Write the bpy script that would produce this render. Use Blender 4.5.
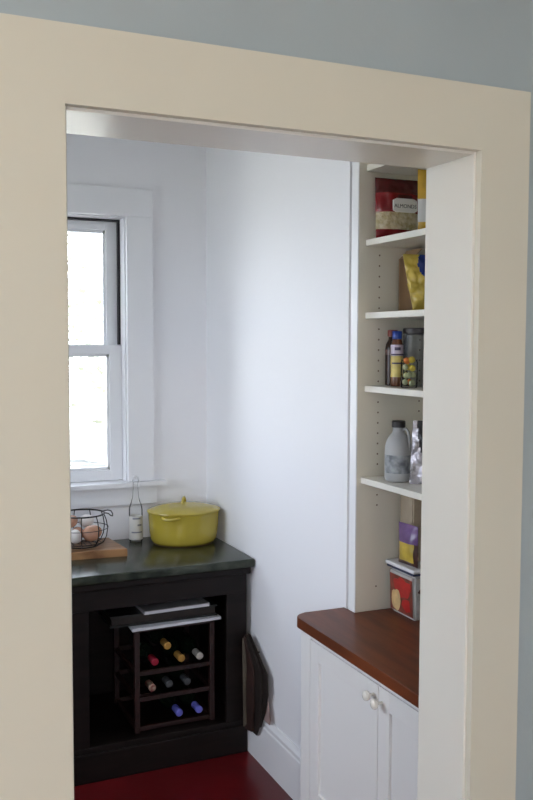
import bpy, bmesh, math, random
from mathutils import Vector, Matrix, noise
random.seed(7)
scene = bpy.context.scene
for o in list(bpy.data.objects):
    bpy.data.objects.remove(o, do_unlink=True)
COL = scene.collection

# ------------------------------------------------------------------ camera
PSI, PIT, ROLL = math.radians(24.209), math.radians(3.7716), math.radians(0.165)
fwd = Vector((math.sin(PSI) * math.cos(PIT), math.cos(PSI) * math.cos(PIT), -math.sin(PIT)))
rt = Vector((math.cos(PSI), -math.sin(PSI), 0))
up = rt.cross(fwd)
c_, s_ = math.cos(ROLL), math.sin(ROLL)
rt, up = c_ * rt + s_ * up, -s_ * rt + c_ * up
cam_d = bpy.data.cameras.new('camera')
cam_d.sensor_fit = 'VERTICAL'
cam_d.sensor_height = 36.0
cam_d.lens = 883.5 / 800 * 36.0
cam_d.clip_start = 0.02
cam = bpy.data.objects.new('camera', cam_d)
COL.objects.link(cam)
m = Matrix((rt, up, -fwd)).transposed().to_4x4()
m.translation = Vector((0, 0, 1.75))
cam.matrix_world = m
scene.camera = cam

# ------------------------------------------------------------------ sky (bright overcast), exposure
world = bpy.data.worlds.new('overcast_sky')
scene.world = world
world.use_nodes = True
bg = world.node_tree.nodes['Background']
bg.inputs['Color'].default_value = (0.80, 0.86, 1.0, 1)
bg.inputs['Strength'].default_value = 6.0
vs = scene.view_settings
vs.view_transform = 'Standard'
vs.look = 'None'
vs.gamma = 1.0
vs.use_curve_mapping = False
vs.exposure = 0.0


sun_d = bpy.data.lights.new('sun', 'SUN')
sun_d.energy = 54.0
sun_d.angle = math.radians(3)
sun_d.color = (1.0, 0.97, 0.94)
sun = bpy.data.objects.new('sun', sun_d)
sun.rotation_euler = Vector((-0.62, 0.35, -0.80)).to_track_quat('-Z', 'Y').to_euler()   # high, from the right of the house
COL.objects.link(sun)


def portal(name, loc, rot, sx, sy):
    """sky sampling portal set in a real window opening"""
    d = bpy.data.lights.new(name, 'AREA')
    d.shape = 'RECTANGLE'
    d.size, d.size_y = sx, sy
    d.cycles.is_portal = True
    o = bpy.data.objects.new(name, d)
    o.location, o.rotation_euler = loc, rot
    COL.objects.link(o)
    return o


portal('pantry_window_portal', (0.745, 4.13, 1.70), (math.radians(-90), 0, 0), 0.66, 1.24)
portal('pantry_side_window_portal', (-0.92, 2.80, 1.71), (0, math.radians(-90), 0), 1.42, 1.60)
portal('kitchen_window_portal', (-1.10, -2.62, 1.70), (math.radians(90), 0, 0), 2.3, 1.8)


# ------------------------------------------------------------------ materials
def mat(name, col, rough=0.5, metal=0.0, spec=0.5, var=0.0, scale=8.0, bump=0.0, bscale=40.0, stretch=(1, 1, 1),
        col2=None, trans=0.0, coat=0.0, sheen=0.0, detail=3.0):
    mt = bpy.data.materials.new(name)
    mt.use_nodes = True
    nt = mt.node_tree
    p = nt.nodes['Principled BSDF']
    p.inputs['Base Color'].default_value = (*col, 1)
    p.inputs['Roughness'].default_value = rough
    p.inputs['Metallic'].default_value = metal
    p.inputs['Specular IOR Level'].default_value = spec
    p.inputs['Coat Weight'].default_value = coat
    p.inputs['Sheen Weight'].default_value = sheen
    if trans:
        p.inputs['Transmission Weight'].default_value = trans
    if var or col2 or bump:
        tc = nt.nodes.new('ShaderNodeTexCoord')
        mp = nt.nodes.new('ShaderNodeMapping')
        mp.inputs['Scale'].default_value = stretch
        nt.links.new(tc.outputs['Object'], mp.inputs['Vector'])
    if var or col2:
        n = nt.nodes.new('ShaderNodeTexNoise')
        n.inputs['Scale'].default_value = scale
        n.inputs['Detail'].default_value = detail
        nt.links.new(mp.outputs['Vector'], n.inputs['Vector'])
        r = nt.nodes.new('ShaderNodeValToRGB')
        a = col if col2 else tuple(min(1, v * (1 - var)) for v in col)
        b = col2 if col2 else tuple(min(1, v * (1 + var)) for v in col)
        r.color_ramp.elements[0].position, r.color_ramp.elements[1].position = 0.36, 0.64
        r.color_ramp.elements[0].color = (*a, 1)
        r.color_ramp.elements[1].color = (*b, 1)
        nt.links.new(n.outputs['Fac'], r.inputs['Fac'])
        nt.links.new(r.outputs['Color'], p.inputs['Base Color'])
    if bump:
        n2 = nt.nodes.new('ShaderNodeTexNoise')
        n2.inputs['Scale'].default_value = bscale
        n2.inputs['Detail'].default_value = 4
        nt.links.new(mp.outputs['Vector'], n2.inputs['Vector'])
        bp = nt.nodes.new('ShaderNodeBump')
        bp.inputs['Strength'].default_value = bump
        bp.inputs['Distance'].default_value = 0.01
        nt.links.new(n2.outputs['Fac'], bp.inputs['Height'])
        nt.links.new(bp.outputs['Normal'], p.inputs['Normal'])
    return mt


def glass_mat(name, tint=(0.97, 0.98, 0.97), amount=0.12, rough=0.03, ior=1.45):
    """thin clear sheet: lets light through, with a mirror sheen"""
    mt = bpy.data.materials.new(name)
    mt.use_nodes = True
    nt = mt.node_tree
    nt.nodes.remove(nt.nodes['Principled BSDF'])
    out = nt.nodes['Material Output']
    t = nt.nodes.new('ShaderNodeBsdfTransparent')
    t.inputs['Color'].default_value = (*tint, 1)
    g = nt.nodes.new('ShaderNodeBsdfGlossy')
    g.inputs['Roughness'].default_value = rough
    fr = nt.nodes.new('ShaderNodeFresnel')
    fr.inputs['IOR'].default_value = ior
    ad = nt.nodes.new('ShaderNodeMath')
    ad.operation = 'ADD'
    ad.inputs[1].default_value = amount
    nt.links.new(fr.outputs['Fac'], ad.inputs[0])
    mx = nt.nodes.new('ShaderNodeMixShader')
    nt.links.new(ad.outputs[0], mx.inputs['Fac'])
    nt.links.new(t.outputs[0], mx.inputs[1])
    nt.links.new(g.outputs[0], mx.inputs[2])
    nt.links.new(mx.outputs[0], out.inputs['Surface'])
    return mt


M = {}
M['pantry'] = mat('white_pantry_paint', (0.86, 0.86, 0.885), 0.55, bump=0.04, bscale=60)
M['window_white'] = mat('white_window_enamel', (0.84, 0.845, 0.865), 0.35, bump=0.02, bscale=30)
M['trim'] = mat('cream_gloss_trim_paint', (0.65, 0.63, 0.54), 0.26, spec=0.5, bump=0.02, bscale=14)
M['jamb'] = mat('ivory_gloss_jamb_paint', (0.74, 0.725, 0.67), 0.25, spec=0.5, bump=0.015, bscale=10)
M['kitchen'] = mat('blue_grey_kitchen_paint', (0.37, 0.43, 0.46), 0.6, var=0.03, scale=2, bump=0.05, bscale=70)
M['ceiling'] = mat('flat_ceiling_paint', (0.78, 0.78, 0.76), 0.8)
M['red_floor'] = mat('dark_red_floor_paint', (0.115, 0.006, 0.008), 0.28, var=0.15, scale=5, bump=0.05, bscale=20)
M['oak_floor'] = mat('brown_oak_boards', (0.30, 0.16, 0.08), 0.35, col2=(0.40, 0.23, 0.12), scale=6, stretch=(1, 8, 1))
M['cab_white'] = mat('white_cabinet_paint', (0.76, 0.75, 0.74), 0.4, bump=0.02, bscale=30)
M['book_white'] = mat('cream_bookcase_paint', (0.74, 0.70, 0.60), 0.42, bump=0.02, bscale=25)
M['shelf_white'] = mat('cream_shelf_paint', (0.76, 0.73, 0.65), 0.38, bump=0.02, bscale=25)
M['hole'] = mat('dark_pin_hole', (0.20, 0.14, 0.10), 0.9)
M['brown_top'] = mat('red_brown_varnished_wood', (0.110, 0.032, 0.014), 0.36, col2=(0.165, 0.046, 0.018), scale=7,
                     stretch=(5, 0.6, 3), spec=0.2, detail=4)
M['stone'] = mat('dark_green_soapstone', (0.013, 0.018, 0.012), 0.22, col2=(0.042, 0.050, 0.034), scale=14, detail=6, spec=0.35,
                 bump=0.03, bscale=30)
M['dark_wood'] = mat('near_black_stained_wood', (0.006, 0.004, 0.0035), 0.45, col2=(0.011, 0.007, 0.006), scale=6,
                     stretch=(1, 1, 6), spec=0.25)
M['rack_wood'] = mat('dark_mahogany_rack_wood', (0.020, 0.006, 0.005), 0.5, var=0.3, scale=10, stretch=(1, 1, 6))
M['glass'] = glass_mat('window_glass', tint=(0.98, 0.99, 0.98), amount=0.0, ior=1.18)
M['rubber'] = mat('black_window_track', (0.012, 0.008, 0.010), 0.5)
M['yellow'] = mat('mustard_yellow_enamel', (0.45, 0.355, 0.050), 0.2, var=0.06, scale=6, coat=0.25)
M['yellow_dark'] = mat('browned_enamel_base', (0.16, 0.09, 0.02), 0.4)
M['board'] = mat('honey_maple_board', (0.15, 0.062, 0.024), 0.35, col2=(0.38, 0.20, 0.085), scale=5, stretch=(1.2, 12, 3), detail=6)
M['wire'] = mat('black_iron_wire', (0.02, 0.018, 0.018), 0.35, metal=0.6)
M['egg_brown'] = mat('brown_egg_shell', (0.54, 0.29, 0.19), 0.22, var=0.12, scale=25)
M['egg_white'] = mat('white_egg_shell', (0.80, 0.76, 0.73), 0.28, var=0.03, scale=25)
M['clear'] = glass_mat('clear_bottle_glass', (0.985, 0.99, 0.99), 0.0, 0.05, 1.15)
M['paper'] = mat('white_paper_label', (0.80, 0.79, 0.76), 0.6)
M['steel'] = mat('brushed_nickel', (0.72, 0.70, 0.66), 0.22, metal=1.0)
M['knob'] = mat('cream_ceramic_knob', (0.80, 0.77, 0.70), 0.12, coat=0.5)
M['ink'] = mat('black_print_ink', (0.015, 0.015, 0.02), 0.5)
M['grey_ink'] = mat('grey_print_ink', (0.30, 0.31, 0.36), 0.5)
M['red_film'] = mat('red_plastic_film', (0.23, 0.008, 0.012), 0.22, var=0.25, scale=12, coat=0.3)
M['dark_red_film'] = mat('dark_red_plastic_film', (0.085, 0.006, 0.007), 0.25, var=0.2, scale=12, coat=0.3)
M['nuts'] = mat('sliced_almond_pieces', (0.42, 0.33, 0.16), 0.35, col2=(0.66, 0.58, 0.40), scale=60, bump=0.5, bscale=90, coat=0.4)
M['orange_film'] = mat('golden_yellow_film', (0.66, 0.40, 0.045), 0.25, var=0.15, scale=12, coat=0.3)
M['yellow_film'] = mat('yellow_plastic_film', (0.58, 0.42, 0.065), 0.25, var=0.2, scale=14, coat=0.3)
M['blue_film'] = mat('cobalt_blue_film', (0.020, 0.045, 0.25), 0.25, var=0.2, scale=12, coat=0.3)
M['purple_film'] = mat('purple_plastic_film', (0.17, 0.09, 0.24), 0.25, var=0.2, scale=16, coat=0.3)
M['brown_film'] = mat('brown_plastic_film', (0.07, 0.030, 0.022), 0.3, var=0.3, scale=20)
M['white_film'] = mat('white_plastic_film', (0.72, 0.71, 0.69), 0.25, coat=0.2)
M['card'] = mat('brown_corrugated_card', (0.17, 0.092, 0.038), 0.75, var=0.1, scale=30, stretch=(1, 1, 0.2))
M['card_edge'] = mat('pale_card_edge', (0.32, 0.21, 0.12), 0.8)
M['kraft'] = mat('tan_kraft_paper', (0.40, 0.33, 0.24), 0.7, var=0.08, scale=14)
M['foil'] = mat('silver_foil_film', (0.56, 0.53, 0.57), 0.25, metal=0.55, bump=0.9, bscale=45)
M['black_film'] = mat('black_plastic_film', (0.012, 0.012, 0.015), 0.3)
M['jug'] = mat('translucent_grey_plastic', (0.40, 0.40, 0.40), 0.35, var=0.03, scale=9)
M['jug_print'] = mat('faded_grey_jug_print', (0.38, 0.40, 0.41), 0.4, col2=(0.13, 0.14, 0.155), scale=34, detail=2)
M['black_cap'] = mat('dark_brown_plastic_cap', (0.022, 0.017, 0.016), 0.4)
M['blue_cap'] = mat('blue_plastic_cap', (0.018, 0.06, 0.34), 0.3)
M['syrup'] = mat('amber_brown_syrup_plastic', (0.14, 0.050, 0.022), 0.15, coat=0.5)
M['lab_lilac'] = mat('lilac_printed_label', (0.58, 0.50, 0.60), 0.4)
M['lab_purple'] = mat('dark_purple_label_band', (0.04, 0.02, 0.07), 0.4)
M['lab_yellow'] = mat('yellow_printed_label', (0.66, 0.52, 0.16), 0.4, var=0.15, scale=40)
M['amber_dark'] = mat('dark_brown_bottle_glass', (0.028, 0.012, 0.008), 0.2, spec=0.3)
M['gold'] = mat('pale_gold_cap', (0.42, 0.30, 0.10), 0.4)
M['clear_tub'] = glass_mat('clear_tub_plastic', (0.78, 0.80, 0.83), 0.0, 0.25)
M['candy_o'] = mat('orange_wrapped_sweet', (0.70, 0.22, 0.05), 0.3)
M['candy_y'] = mat('yellow_wrapped_sweet', (0.70, 0.55, 0.08), 0.3)
M['candy_g'] = mat('pale_green_wrapped_sweet', (0.45, 0.47, 0.28), 0.3)
M['tub'] = mat('clear_grey_tub_plastic', (0.50, 0.48, 0.46), 0.25)
M['lid_white'] = mat('white_tub_lid_plastic', (0.76, 0.76, 0.77), 0.3)
M['lid_navy'] = mat('navy_tub_gasket', (0.02, 0.03, 0.08), 0.4)
M['print_red'] = mat('red_printed_sleeve', (0.42, 0.020, 0.018), 0.3, var=0.2, scale=22)
M['print_brown'] = mat('red_brown_printed_sleeve', (0.20, 0.045, 0.03), 0.35, var=0.35, scale=28)
M['print_cream'] = mat('cream_biscuit_print', (0.62, 0.43, 0.20), 0.4, var=0.15, scale=30)
M['print_grey'] = mat('grey_printed_sleeve', (0.45, 0.44, 0.43), 0.4, var=0.2, scale=30)
M['mag'] = mat('glossy_magazine_paper', (0.62, 0.63, 0.68), 0.3, var=0.05, scale=10)
M['mag_grey'] = mat('grey_magazine_cover', (0.30, 0.31, 0.33), 0.3, var=0.2, scale=8)
M['folder'] = mat('black_folder_card', (0.012, 0.014, 0.013), 0.4)
M['bottle_green'] = mat('dark_green_wine_glass', (0.006, 0.012, 0.007), 0.1, coat=0.5)
M['cap_red'] = mat('crimson_foil_capsule', (0.36, 0.015, 0.04), 0.35, metal=0.3)
M['cap_maroon'] = mat('maroon_gold_foil_capsule', (0.22, 0.025, 0.03), 0.35, col2=(0.42, 0.34, 0.25), scale=60, metal=0.3)
M['cap_gold'] = mat('gold_foil_capsule', (0.55, 0.30, 0.07), 0.35, metal=0.5)
M['cap_silver'] = mat('silver_foil_capsule', (0.55, 0.52, 0.47), 0.35, metal=0.5)
M['cap_black'] = mat('charcoal_foil_capsule', (0.05, 0.055, 0.06), 0.4)
M['cap_blue'] = mat('violet_blue_foil_capsule', (0.15, 0.16, 0.62), 0.35, metal=0.2)
M['bag_dark'] = mat('dark_brown_bag_paper', (0.018, 0.012, 0.009), 0.6, var=0.3, scale=14)
M['bag_tan'] = mat('tan_bag_paper', (0.11, 0.088, 0.062), 0.65, var=0.2, scale=14)
M['bag_red'] = mat('rust_bag_paper', (0.034, 0.014, 0.010), 0.6, var=0.3, scale=14)
M['bag_pink'] = mat('dusty_pink_paper', (0.34, 0.24, 0.22), 0.6, var=0.1, scale=14)
M['lawn'] = mat('mown_grass_ground', (0.195, 0.20, 0.19), 0.9, var=0.2, scale=1.0)
M['leaf'] = mat('pale_green_leaves', (0.38, 0.395, 0.33), 0.6, var=0.25, scale=3)
M['leaf_pale'] = mat('yellow_green_leaves', (0.42, 0.43, 0.34), 0.6, var=0.25, scale=3)
M['bark'] = mat('grey_brown_bark', (0.14, 0.11, 0.09), 0.9, bump=0.5, bscale=12)
M['shade'] = mat('opal_glass_globe', (0.85, 0.80, 0.70), 0.3)


# ------------------------------------------------------------------ mesh helpers
def wpos(o):
    v = Vector((0, 0, 0))
    while o is not None:
        v += o.location
        o = o.parent
    return v


def obj(name, bm, mats, parent=None, smooth=False, base=None):
    """bmesh in world coordinates -> one mesh object (origin at its base, or at the parent's)"""
    if not isinstance(mats, (list, tuple)):
        mats = [mats]
    bmesh.ops.recalc_face_normals(bm, faces=bm.faces)
    if parent is not None:
        org = wpos(parent)
        loc = Vector((0, 0, 0))
    else:
        if base is None:
            xs = [v.co.x for v in bm.verts]
            ys = [v.co.y for v in bm.verts]
            zs = [v.co.z for v in bm.verts]
            base = ((min(xs) + max(xs)) / 2, (min(ys) + max(ys)) / 2, min(zs))
        org = Vector(base)
        loc = org
    bmesh.ops.translate(bm, verts=bm.verts, vec=-org)
    me = bpy.data.meshes.new(name)
    bm.to_mesh(me)
    bm.free()
    for q in mats:
        me.materials.append(q)
    if smooth:
        for f in me.polygons:
            f.use_smooth = True
        try:
            me.set_sharp_from_angle(angle=math.radians(42))
        except Exception:
            pass
    o = bpy.data.objects.new(name, me)
    o.location = loc
    COL.objects.link(o)
    if parent is not None:
        o.parent = parent
    return o


def tag(o, label, cat, group=None):
    o['label'] = label
    o['category'] = cat
    if group:
        o['group'] = group
    return o


def thing(name, label, cat, loc, group=None):
    o = bpy.data.objects.new(name, None)
    o.empty_display_size = 0.05
    o.location = loc
    COL.objects.link(o)
    return tag(o, label, cat, group)


def struct(o):
    o['kind'] = 'structure'
    return o


def bx(bm, x0, x1, y0, y1, z0, z1, bev=0.0, mi=0, seg=2):
    r = bmesh.ops.create_cube(bm, size=1)
    vs_ = r['verts']
    for v in vs_:
        v.co = Vector((x0 + (v.co.x + .5) * (x1 - x0), y0 + (v.co.y + .5) * (y1 - y0), z0 + (v.co.z + .5) * (z1 - z0)))
    fs = {f for v in vs_ for f in v.link_faces}
    for f in fs:
        f.material_index = mi
    if bev > 0:
        es = list({e for v in vs_ for e in v.link_edges})
        bmesh.ops.bevel(bm, geom=es, offset=bev, segments=seg, affect='EDGES', profile=0.5, material=-1)
    return bm


def box(x0, x1, y0, y1, z0, z1, bev=0.0, seg=2):
    return bx(bmesh.new(), x0, x1, y0, y1, z0, z1, bev, 0, seg)


def lathe(prof, c, seg=32, sx=1.0, sy=1.0, bm=None, mi=0, rot=0.0, cap=True):
    """prof: (radius, z) list from bottom to top"""
    bm = bm or bmesh.new()
    rings = []
    for r, z in prof:
        ring = []
        for k in range(seg):
            a = 2 * math.pi * k / seg
            x, y = r * math.cos(a) * sx, r * math.sin(a) * sy
            ring.append(bm.verts.new((c[0] + x * math.cos(rot) - y * math.sin(rot),
                                      c[1] + x * math.sin(rot) + y * math.cos(rot), c[2] + z)))
        rings.append(ring)
    for a, b in zip(rings, rings[1:]):
        for k in range(seg):
            f = bm.faces.new((a[k], a[(k + 1) % seg], b[(k + 1) % seg], b[k]))
            f.material_index = mi
    if cap:
        for ring in (rings[0], rings[-1]):
            try:
                f = bm.faces.new(ring)
                f.material_index = mi
            except ValueError:
                pass
    return bm


def tube(pts, r, seg=8, bm=None, closed=False, radii=None):
    bm = bm or bmesh.new()
    pts = [Vector(p) for p in pts]
    n = len(pts)
    rings = []
    nrm = None
    for i, p in enumerate(pts):
        a = pts[(i - 1) % n] if (closed or i > 0) else p
        b = pts[(i + 1) % n] if (closed or i < n - 1) else p
        t = (b - a).normalized()
        if nrm is None:
            h = Vector((0, 0, 1)) if abs(t.z) < 0.9 else Vector((1, 0, 0))
            nrm = t.cross(h).normalized()
        nrm = (nrm - t * nrm.dot(t)).normalized()
        bi = t.cross(nrm)
        rr = radii[i] if radii else r
        rings.append([bm.verts.new(p + rr * (math.cos(2 * math.pi * k / seg) * nrm + math.sin(2 * math.pi * k / seg) * bi))
                      for k in range(seg)])
    rng = range(n) if closed else range(n - 1)
    for i in rng:
        a, b = rings[i], rings[(i + 1) % n]
        for k in range(seg):
            bm.faces.new((a[k], a[(k + 1) % seg], b[(k + 1) % seg], b[k]))
    if not closed:
        bm.faces.new(rings[0])
        bm.faces.new(rings[-1])
    return bm


def prism(poly, z0, z1, bm=None, bev=0.0):
    bm = bm or bmesh.new()
    a = [bm.verts.new((x, y, z0)) for x, y in poly]
    b = [bm.verts.new((x, y, z1)) for x, y in poly]
    n = len(poly)
    bm.faces.new(a)
    top = bm.faces.new(b)
    for k in range(n):
        bm.faces.new((a[k], a[(k + 1) % n], b[(k + 1) % n], b[k]))
    if bev:
        bmesh.ops.bevel(bm, geom=list(top.edges), offset=bev, segments=2, affect='EDGES', profile=0.5)
    return bm


def text_bm(body, size, extrude=0.0004):
    cu = bpy.data.curves.new('lettering', 'FONT')
    cu.body = body
    cu.size = size
    cu.align_x = 'CENTER'
    cu.align_y = 'CENTER'
    cu.extrude = extrude
    cu.resolution_u = 3
    to = bpy.data.objects.new('lettering', cu)
    COL.objects.link(to)
    dg = bpy.context.evaluated_depsgraph_get()
    me = bpy.data.meshes.new_from_object(to.evaluated_get(dg))
    bm = bmesh.new()
    bm.from_mesh(me)
    bpy.data.objects.remove(to, do_unlink=True)
    bpy.data.meshes.remove(me)
    bpy.data.curves.remove(cu)
    return bm


def frame_matrix(origin, u, n):
    """columns: u (reading direction), v (up), n (towards the reader)"""
    u = Vector(u).normalized()
    n = Vector(n).normalized()
    v = n.cross(u)
    mm = Matrix((u, v, n)).transposed().to_4x4()
    mm.translation = Vector(origin)
    return mm


def pouch(origin, u, lean, w, h, t, zone, seed=1, crinkle=0.004, nu=18, nv=20, neck=1.0, seal=0.07):
    """a filled plastic pouch standing on its bottom edge; u is its width direction, zone(s, t) gives the material index"""
    u = Vector(u).normalized()
    n0 = Vector((0, 0, 1)).cross(u) * -1          # towards the reader (left-hand of u seen from above)
    n0 = u.cross(Vector((0, 0, 1)))
    v = Vector((0, 0, math.cos(lean))) - n0 * math.sin(lean)
    n = u.cross(v)
    bm = bmesh.new()
    o = Vector(origin)
    grids = []
    for side in (1, -1):
        g = []
        for j in range(nv + 1):
            row = []
            b = j / nv
            for i in range(nu + 1):
                a = i / nu * 2 - 1
                e = max(0.0, 1 - abs(a) ** 3.0)
                k = min(1.0, b / seal) * min(1.0, (1 - b) / seal)
                belly = (0.25 + 0.75 * math.sin(math.pi * min(1, b ** 0.75)))
                d = t / 2 * e * belly * (k ** 0.5)
                wz = w / 2 * (1 - (1 - neck) * b)
                p = o + u * (a * wz) + v * (b * h)
                q = noise.noise(p * 34 + Vector((seed * 7.1, 0, 0))) * crinkle
                q2 = noise.noise(p * 80 + Vector((0, seed * 3.3, 0))) * crinkle * 0.4
                edge = 0.0 if (i in (0, nu) or j in (0, nv)) else 1.0
                p = p + n * side * (d + 0.0008 + edge * max(-d * 0.6, q + q2))
                row.append(bm.verts.new(p))
            g.append(row)
        grids.append(g)
    for s, g in enumerate(grids):
        for j in range(nv):
            for i in range(nu):
                f = bm.faces.new((g[j][i], g[j][i + 1], g[j + 1][i + 1], g[j + 1][i]))
                f.material_index = zone((i + .5) / nu, (j + .5) / nv)
    A, B = grids
    rim = [(0, i) for i in range(nu)] + [(j, nu) for j in range(nv)] + [(nv, i) for i in range(nu, 0, -1)] + \
          [(j, 0) for j in range(nv, 0, -1)]
    for k in range(len(rim)):
        j0, i0 = rim[k]
        j1, i1 = rim[(k + 1) % len(rim)]
        f = bm.faces.new((A[j0][i0], A[j1][i1], B[j1][i1], B[j0][i0]))
        f.material_index = zone(min(.99, i0 / nu), min(.99, j0 / nv))
    return bm, o, u, v, n


def copy_tree(o, parent=None):
    c = o.copy()
    COL.objects.link(c)
    c.parent = parent
    for ch in list(o.children):
        copy_tree(ch, c)
    return c


# ------------------------------------------------------------------ room shell
XR, YB, CEIL = 1.46, 3.943, 2.80          # pantry right wall, back wall, ceiling
YD0, YD1 = 1.350, 1.495                    # doorway wall: kitchen face, pantry face
DX0, DX1, DH = 0.277, 1.021, 2.094          # doorway opening
KX0, KX1, KY0 = -2.3, 2.6, -2.6            # kitchen extent
PX0 = -0.90                                # pantry left wall

struct(obj('floor', box(PX0 - .1, 1.9, YD0 + .06, YB + .2, -0.06, 0.0), M['red_floor']))
struct(obj('floor', box(KX0 - .1, KX1 + .1, KY0 - .1, YD0 + .058, -0.06, 0.0), M['oak_floor']))
struct(obj('ceiling', box(PX0 - .1, 1.9, YD1 - .07, YB + .2, CEIL, CEIL + .06), M['ceiling']))
struct(obj('ceiling', box(KX0 - .1, KX1 + .1, KY0 - .1, YD1 - .072, CEIL, CEIL + .06), M['ceiling']))

# doorway wall: kitchen paint in front, pantry paint behind
bm = bmesh.new()
for (a, b, c, d) in ((KX0, DX0 - .02, 0, CEIL), (DX1 + .02, KX1, 0, CEIL), (DX0 - .02, DX1 + .02, DH + .02, CEIL)):
    bx(bm, a, b, YD0, YD0 + .08, c, d, 0, 0)
    bx(bm, max(a, PX0), min(b, 1.84), YD0 + .0805, YD1, c, d, 0, 1)
struct(obj('wall_front', bm, [M['kitchen'], M['pantry']]))

# kitchen walls; a wide window opens in the rear one
bm = bmesh.new()
KW = (-2.25, 0.05, 0.80, 2.60)
bx(bm, KX0 - .1, KW[0], KY0 - .1, KY0, 0, CEIL)
bx(bm, KW[1], KX1 + .1, KY0 - .1, KY0, 0, CEIL)
bx(bm, KW[0], KW[1], KY0 - .1, KY0, 0, KW[2])
bx(bm, KW[0], KW[1], KY0 - .1, KY0, KW[3], CEIL)
struct(obj('wall_kitchen_rear', bm, M['kitchen']))
struct(obj('wall_kitchen_right', box(KX1, KX1 + .1, KY0, YD0 + .1, 0, CEIL), M['kitchen']))
struct(obj('wall_kitchen_left', box(KX0 - .1, KX0, KY0, YD0 + .1, 0, CEIL), M['kitchen']))

# pantry walls
WX0, WX1, WZ0, WZ1 = 0.420, 1.070, 1.107, 2.312      # window opening
bm = bmesh.new()
bx(bm, PX0 - .1, WX0, YB, YB + .17, 0, CEIL)
bx(bm, WX1, 1.62, YB, YB + .17, 0, CEIL)
bx(bm, WX0, WX1, YB, YB + .17, 0, WZ0 - .023)
bx(bm, WX0, WX1, YB, YB + .17, WZ1, CEIL)
struct(obj('wall_back', bm, M['pantry']))
bm = bmesh.new()
LW = (2.00, 3.60, 1.00, 2.42)            # side window opening, out of the frame on the left
bx(bm, PX0 - .1, PX0, YD1, LW[0], 0, CEIL)
bx(bm, PX0 - .1, PX0, LW[1], YB, 0, CEIL)
bx(bm, PX0 - .1, PX0, LW[0], LW[1], 0, LW[2])
bx(bm, PX0 - .1, PX0, LW[0], LW[1], LW[3], CEIL)
struct(obj('wall_left', bm, M['pantry']))
w2 = struct(obj('window_2', box(PX0 - .001, PX0 + .02, LW[0] - .12, LW[0], LW[2], LW[3], .003), M['window_white']))
obj('casing_leg', box(PX0 + .0005, PX0 + .02, LW[1], LW[1] + .12, LW[2], LW[3], .003), M['window_white'], w2)
obj('casing_head', box(PX0 + .0005, PX0 + .02, LW[0] - .12, LW[1] + .12, LW[3] + .0005, LW[3] + .12, .003), M['window_white'], w2)
obj('stool', box(PX0 - .05, PX0 + .05, LW[0] - .14, LW[1] + .14, LW[2] - .02, LW[2] - .0005, .003), M['window_white'], w2)
bm = bmesh.new()
for a, b, c, d in ((LW[0], LW[1], LW[2], LW[2] + .05), (LW[0], LW[1], LW[3] - .05, LW[3]), (LW[0], LW[1], 1.58, 1.62),
                   (LW[0], LW[0] + .05, LW[2], LW[3]), (LW[1] - .05, LW[1], LW[2], LW[3])):
    bx(bm, PX0 - .08, PX0 - .045, a, b, c, d, .002)
obj('sash', bm, M['window_white'], w2)
obj('pane', box(PX0 - .064, PX0 - .061, LW[0] + .05, LW[1] - .05, LW[2] + .05, LW[3] - .05), M['glass'], w2)
bm = bmesh.new()
bx(bm, XR, XR + .12, 2.582, YB, 0, CEIL)
bx(bm, 1.80, 1.86, YD1, 2.66, 0, CEIL)
bx(bm, XR + .12, 1.80, 2.582, 2.66, 0, CEIL)
struct(obj('wall_right', bm, M['pantry']))
bm = bmesh.new()
# baseboard with a moulded cap (profile extruded along the wall)
prof = [(0, 0), (-.020, 0), (-.020, .165), (-.017, .172), (-.017, .186), (-.010, .196), (-.006, .204), (0, .204)]
ra = [bm.verts.new((XR + a, 2.56, b)) for a, b in prof]
rb = [bm.verts.new((XR + a, 3.42, b)) for a, b in prof]
bm.faces.new(ra)
bm.faces.new(rb)
for k in range(len(prof)):
    bm.faces.new((ra[k], ra[(k + 1) % len(prof)], rb[(k + 1) % len(prof)], rb[k]))
struct(obj('baseboard_right', bm, M['window_white']))

# ------------------------------------------------------------------ doorway trim
t = struct(obj('trim_1', box(DX0 - .020, DX0, YD0 - .004, YD1 + .004, 0, DH + .02, .0015), M['jamb']))
obj('jamb', box(DX1, DX1 + .020, YD0 - .004, YD1 + .004, 0, DH + .02, .0015), M['jamb'], t)
obj('head_jamb', box(DX0, DX1, YD0 - .004, YD1 + .004, DH, DH + .02, .0015), M['jamb'], t)
CW = 0.110
YC0, YC1 = 1.330, YD0 - .0005
obj('casing_leg', box(DX0 - .005 - CW, DX0 - .005, YC0, YC1, 0, DH + .005), M['trim'], t)
obj('casing_leg', box(DX1 + .005, DX1 + .005 + CW, YC0, YC1, 0, DH + .005), M['trim'], t)
obj('casing_head', box(DX0 - .005 - CW, DX1 + .005 + CW, YC0, YC1, DH + .005, DH + .011 + CW), M['trim'], t)

# ------------------------------------------------------------------ pantry window
w = struct(obj('window_1', box(WX1, WX1 + .122, YB - .026, YB - .0005, WZ0 + .0005, WZ1, .002), M['window_white']))
obj('casing_leg', box(WX0 - .122, WX0, YB - .026, YB - .0005, WZ0 + .0005, WZ1, .002), M['window_white'], w)
obj('casing_head', box(WX0 - .122, WX1 + .122, YB - .026, YB - .0005, WZ1, WZ1 + .124, .002), M['window_white'], w)
bm = prism([(WX0 - .165, YB - .050), (WX1 + .175, YB - .050), (WX1 + .175, YB - .0006), (WX1 - .0004, YB - .0006), (WX1 - .0004, YB + .150),
            (WX0 + .0004, YB + .150), (WX0 + .0004, YB - .0006), (WX0 - .165, YB - .0006)], WZ0 - .020, WZ0)
obj('stool', bm, M['window_white'], w)
obj('apron', box(WX0 - .135, WX1 + .135, YB - .018, YB - .0005, WZ0 - .108, WZ0 - .0205, .003), M['window_white'], w)
JI = 0.006
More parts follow.
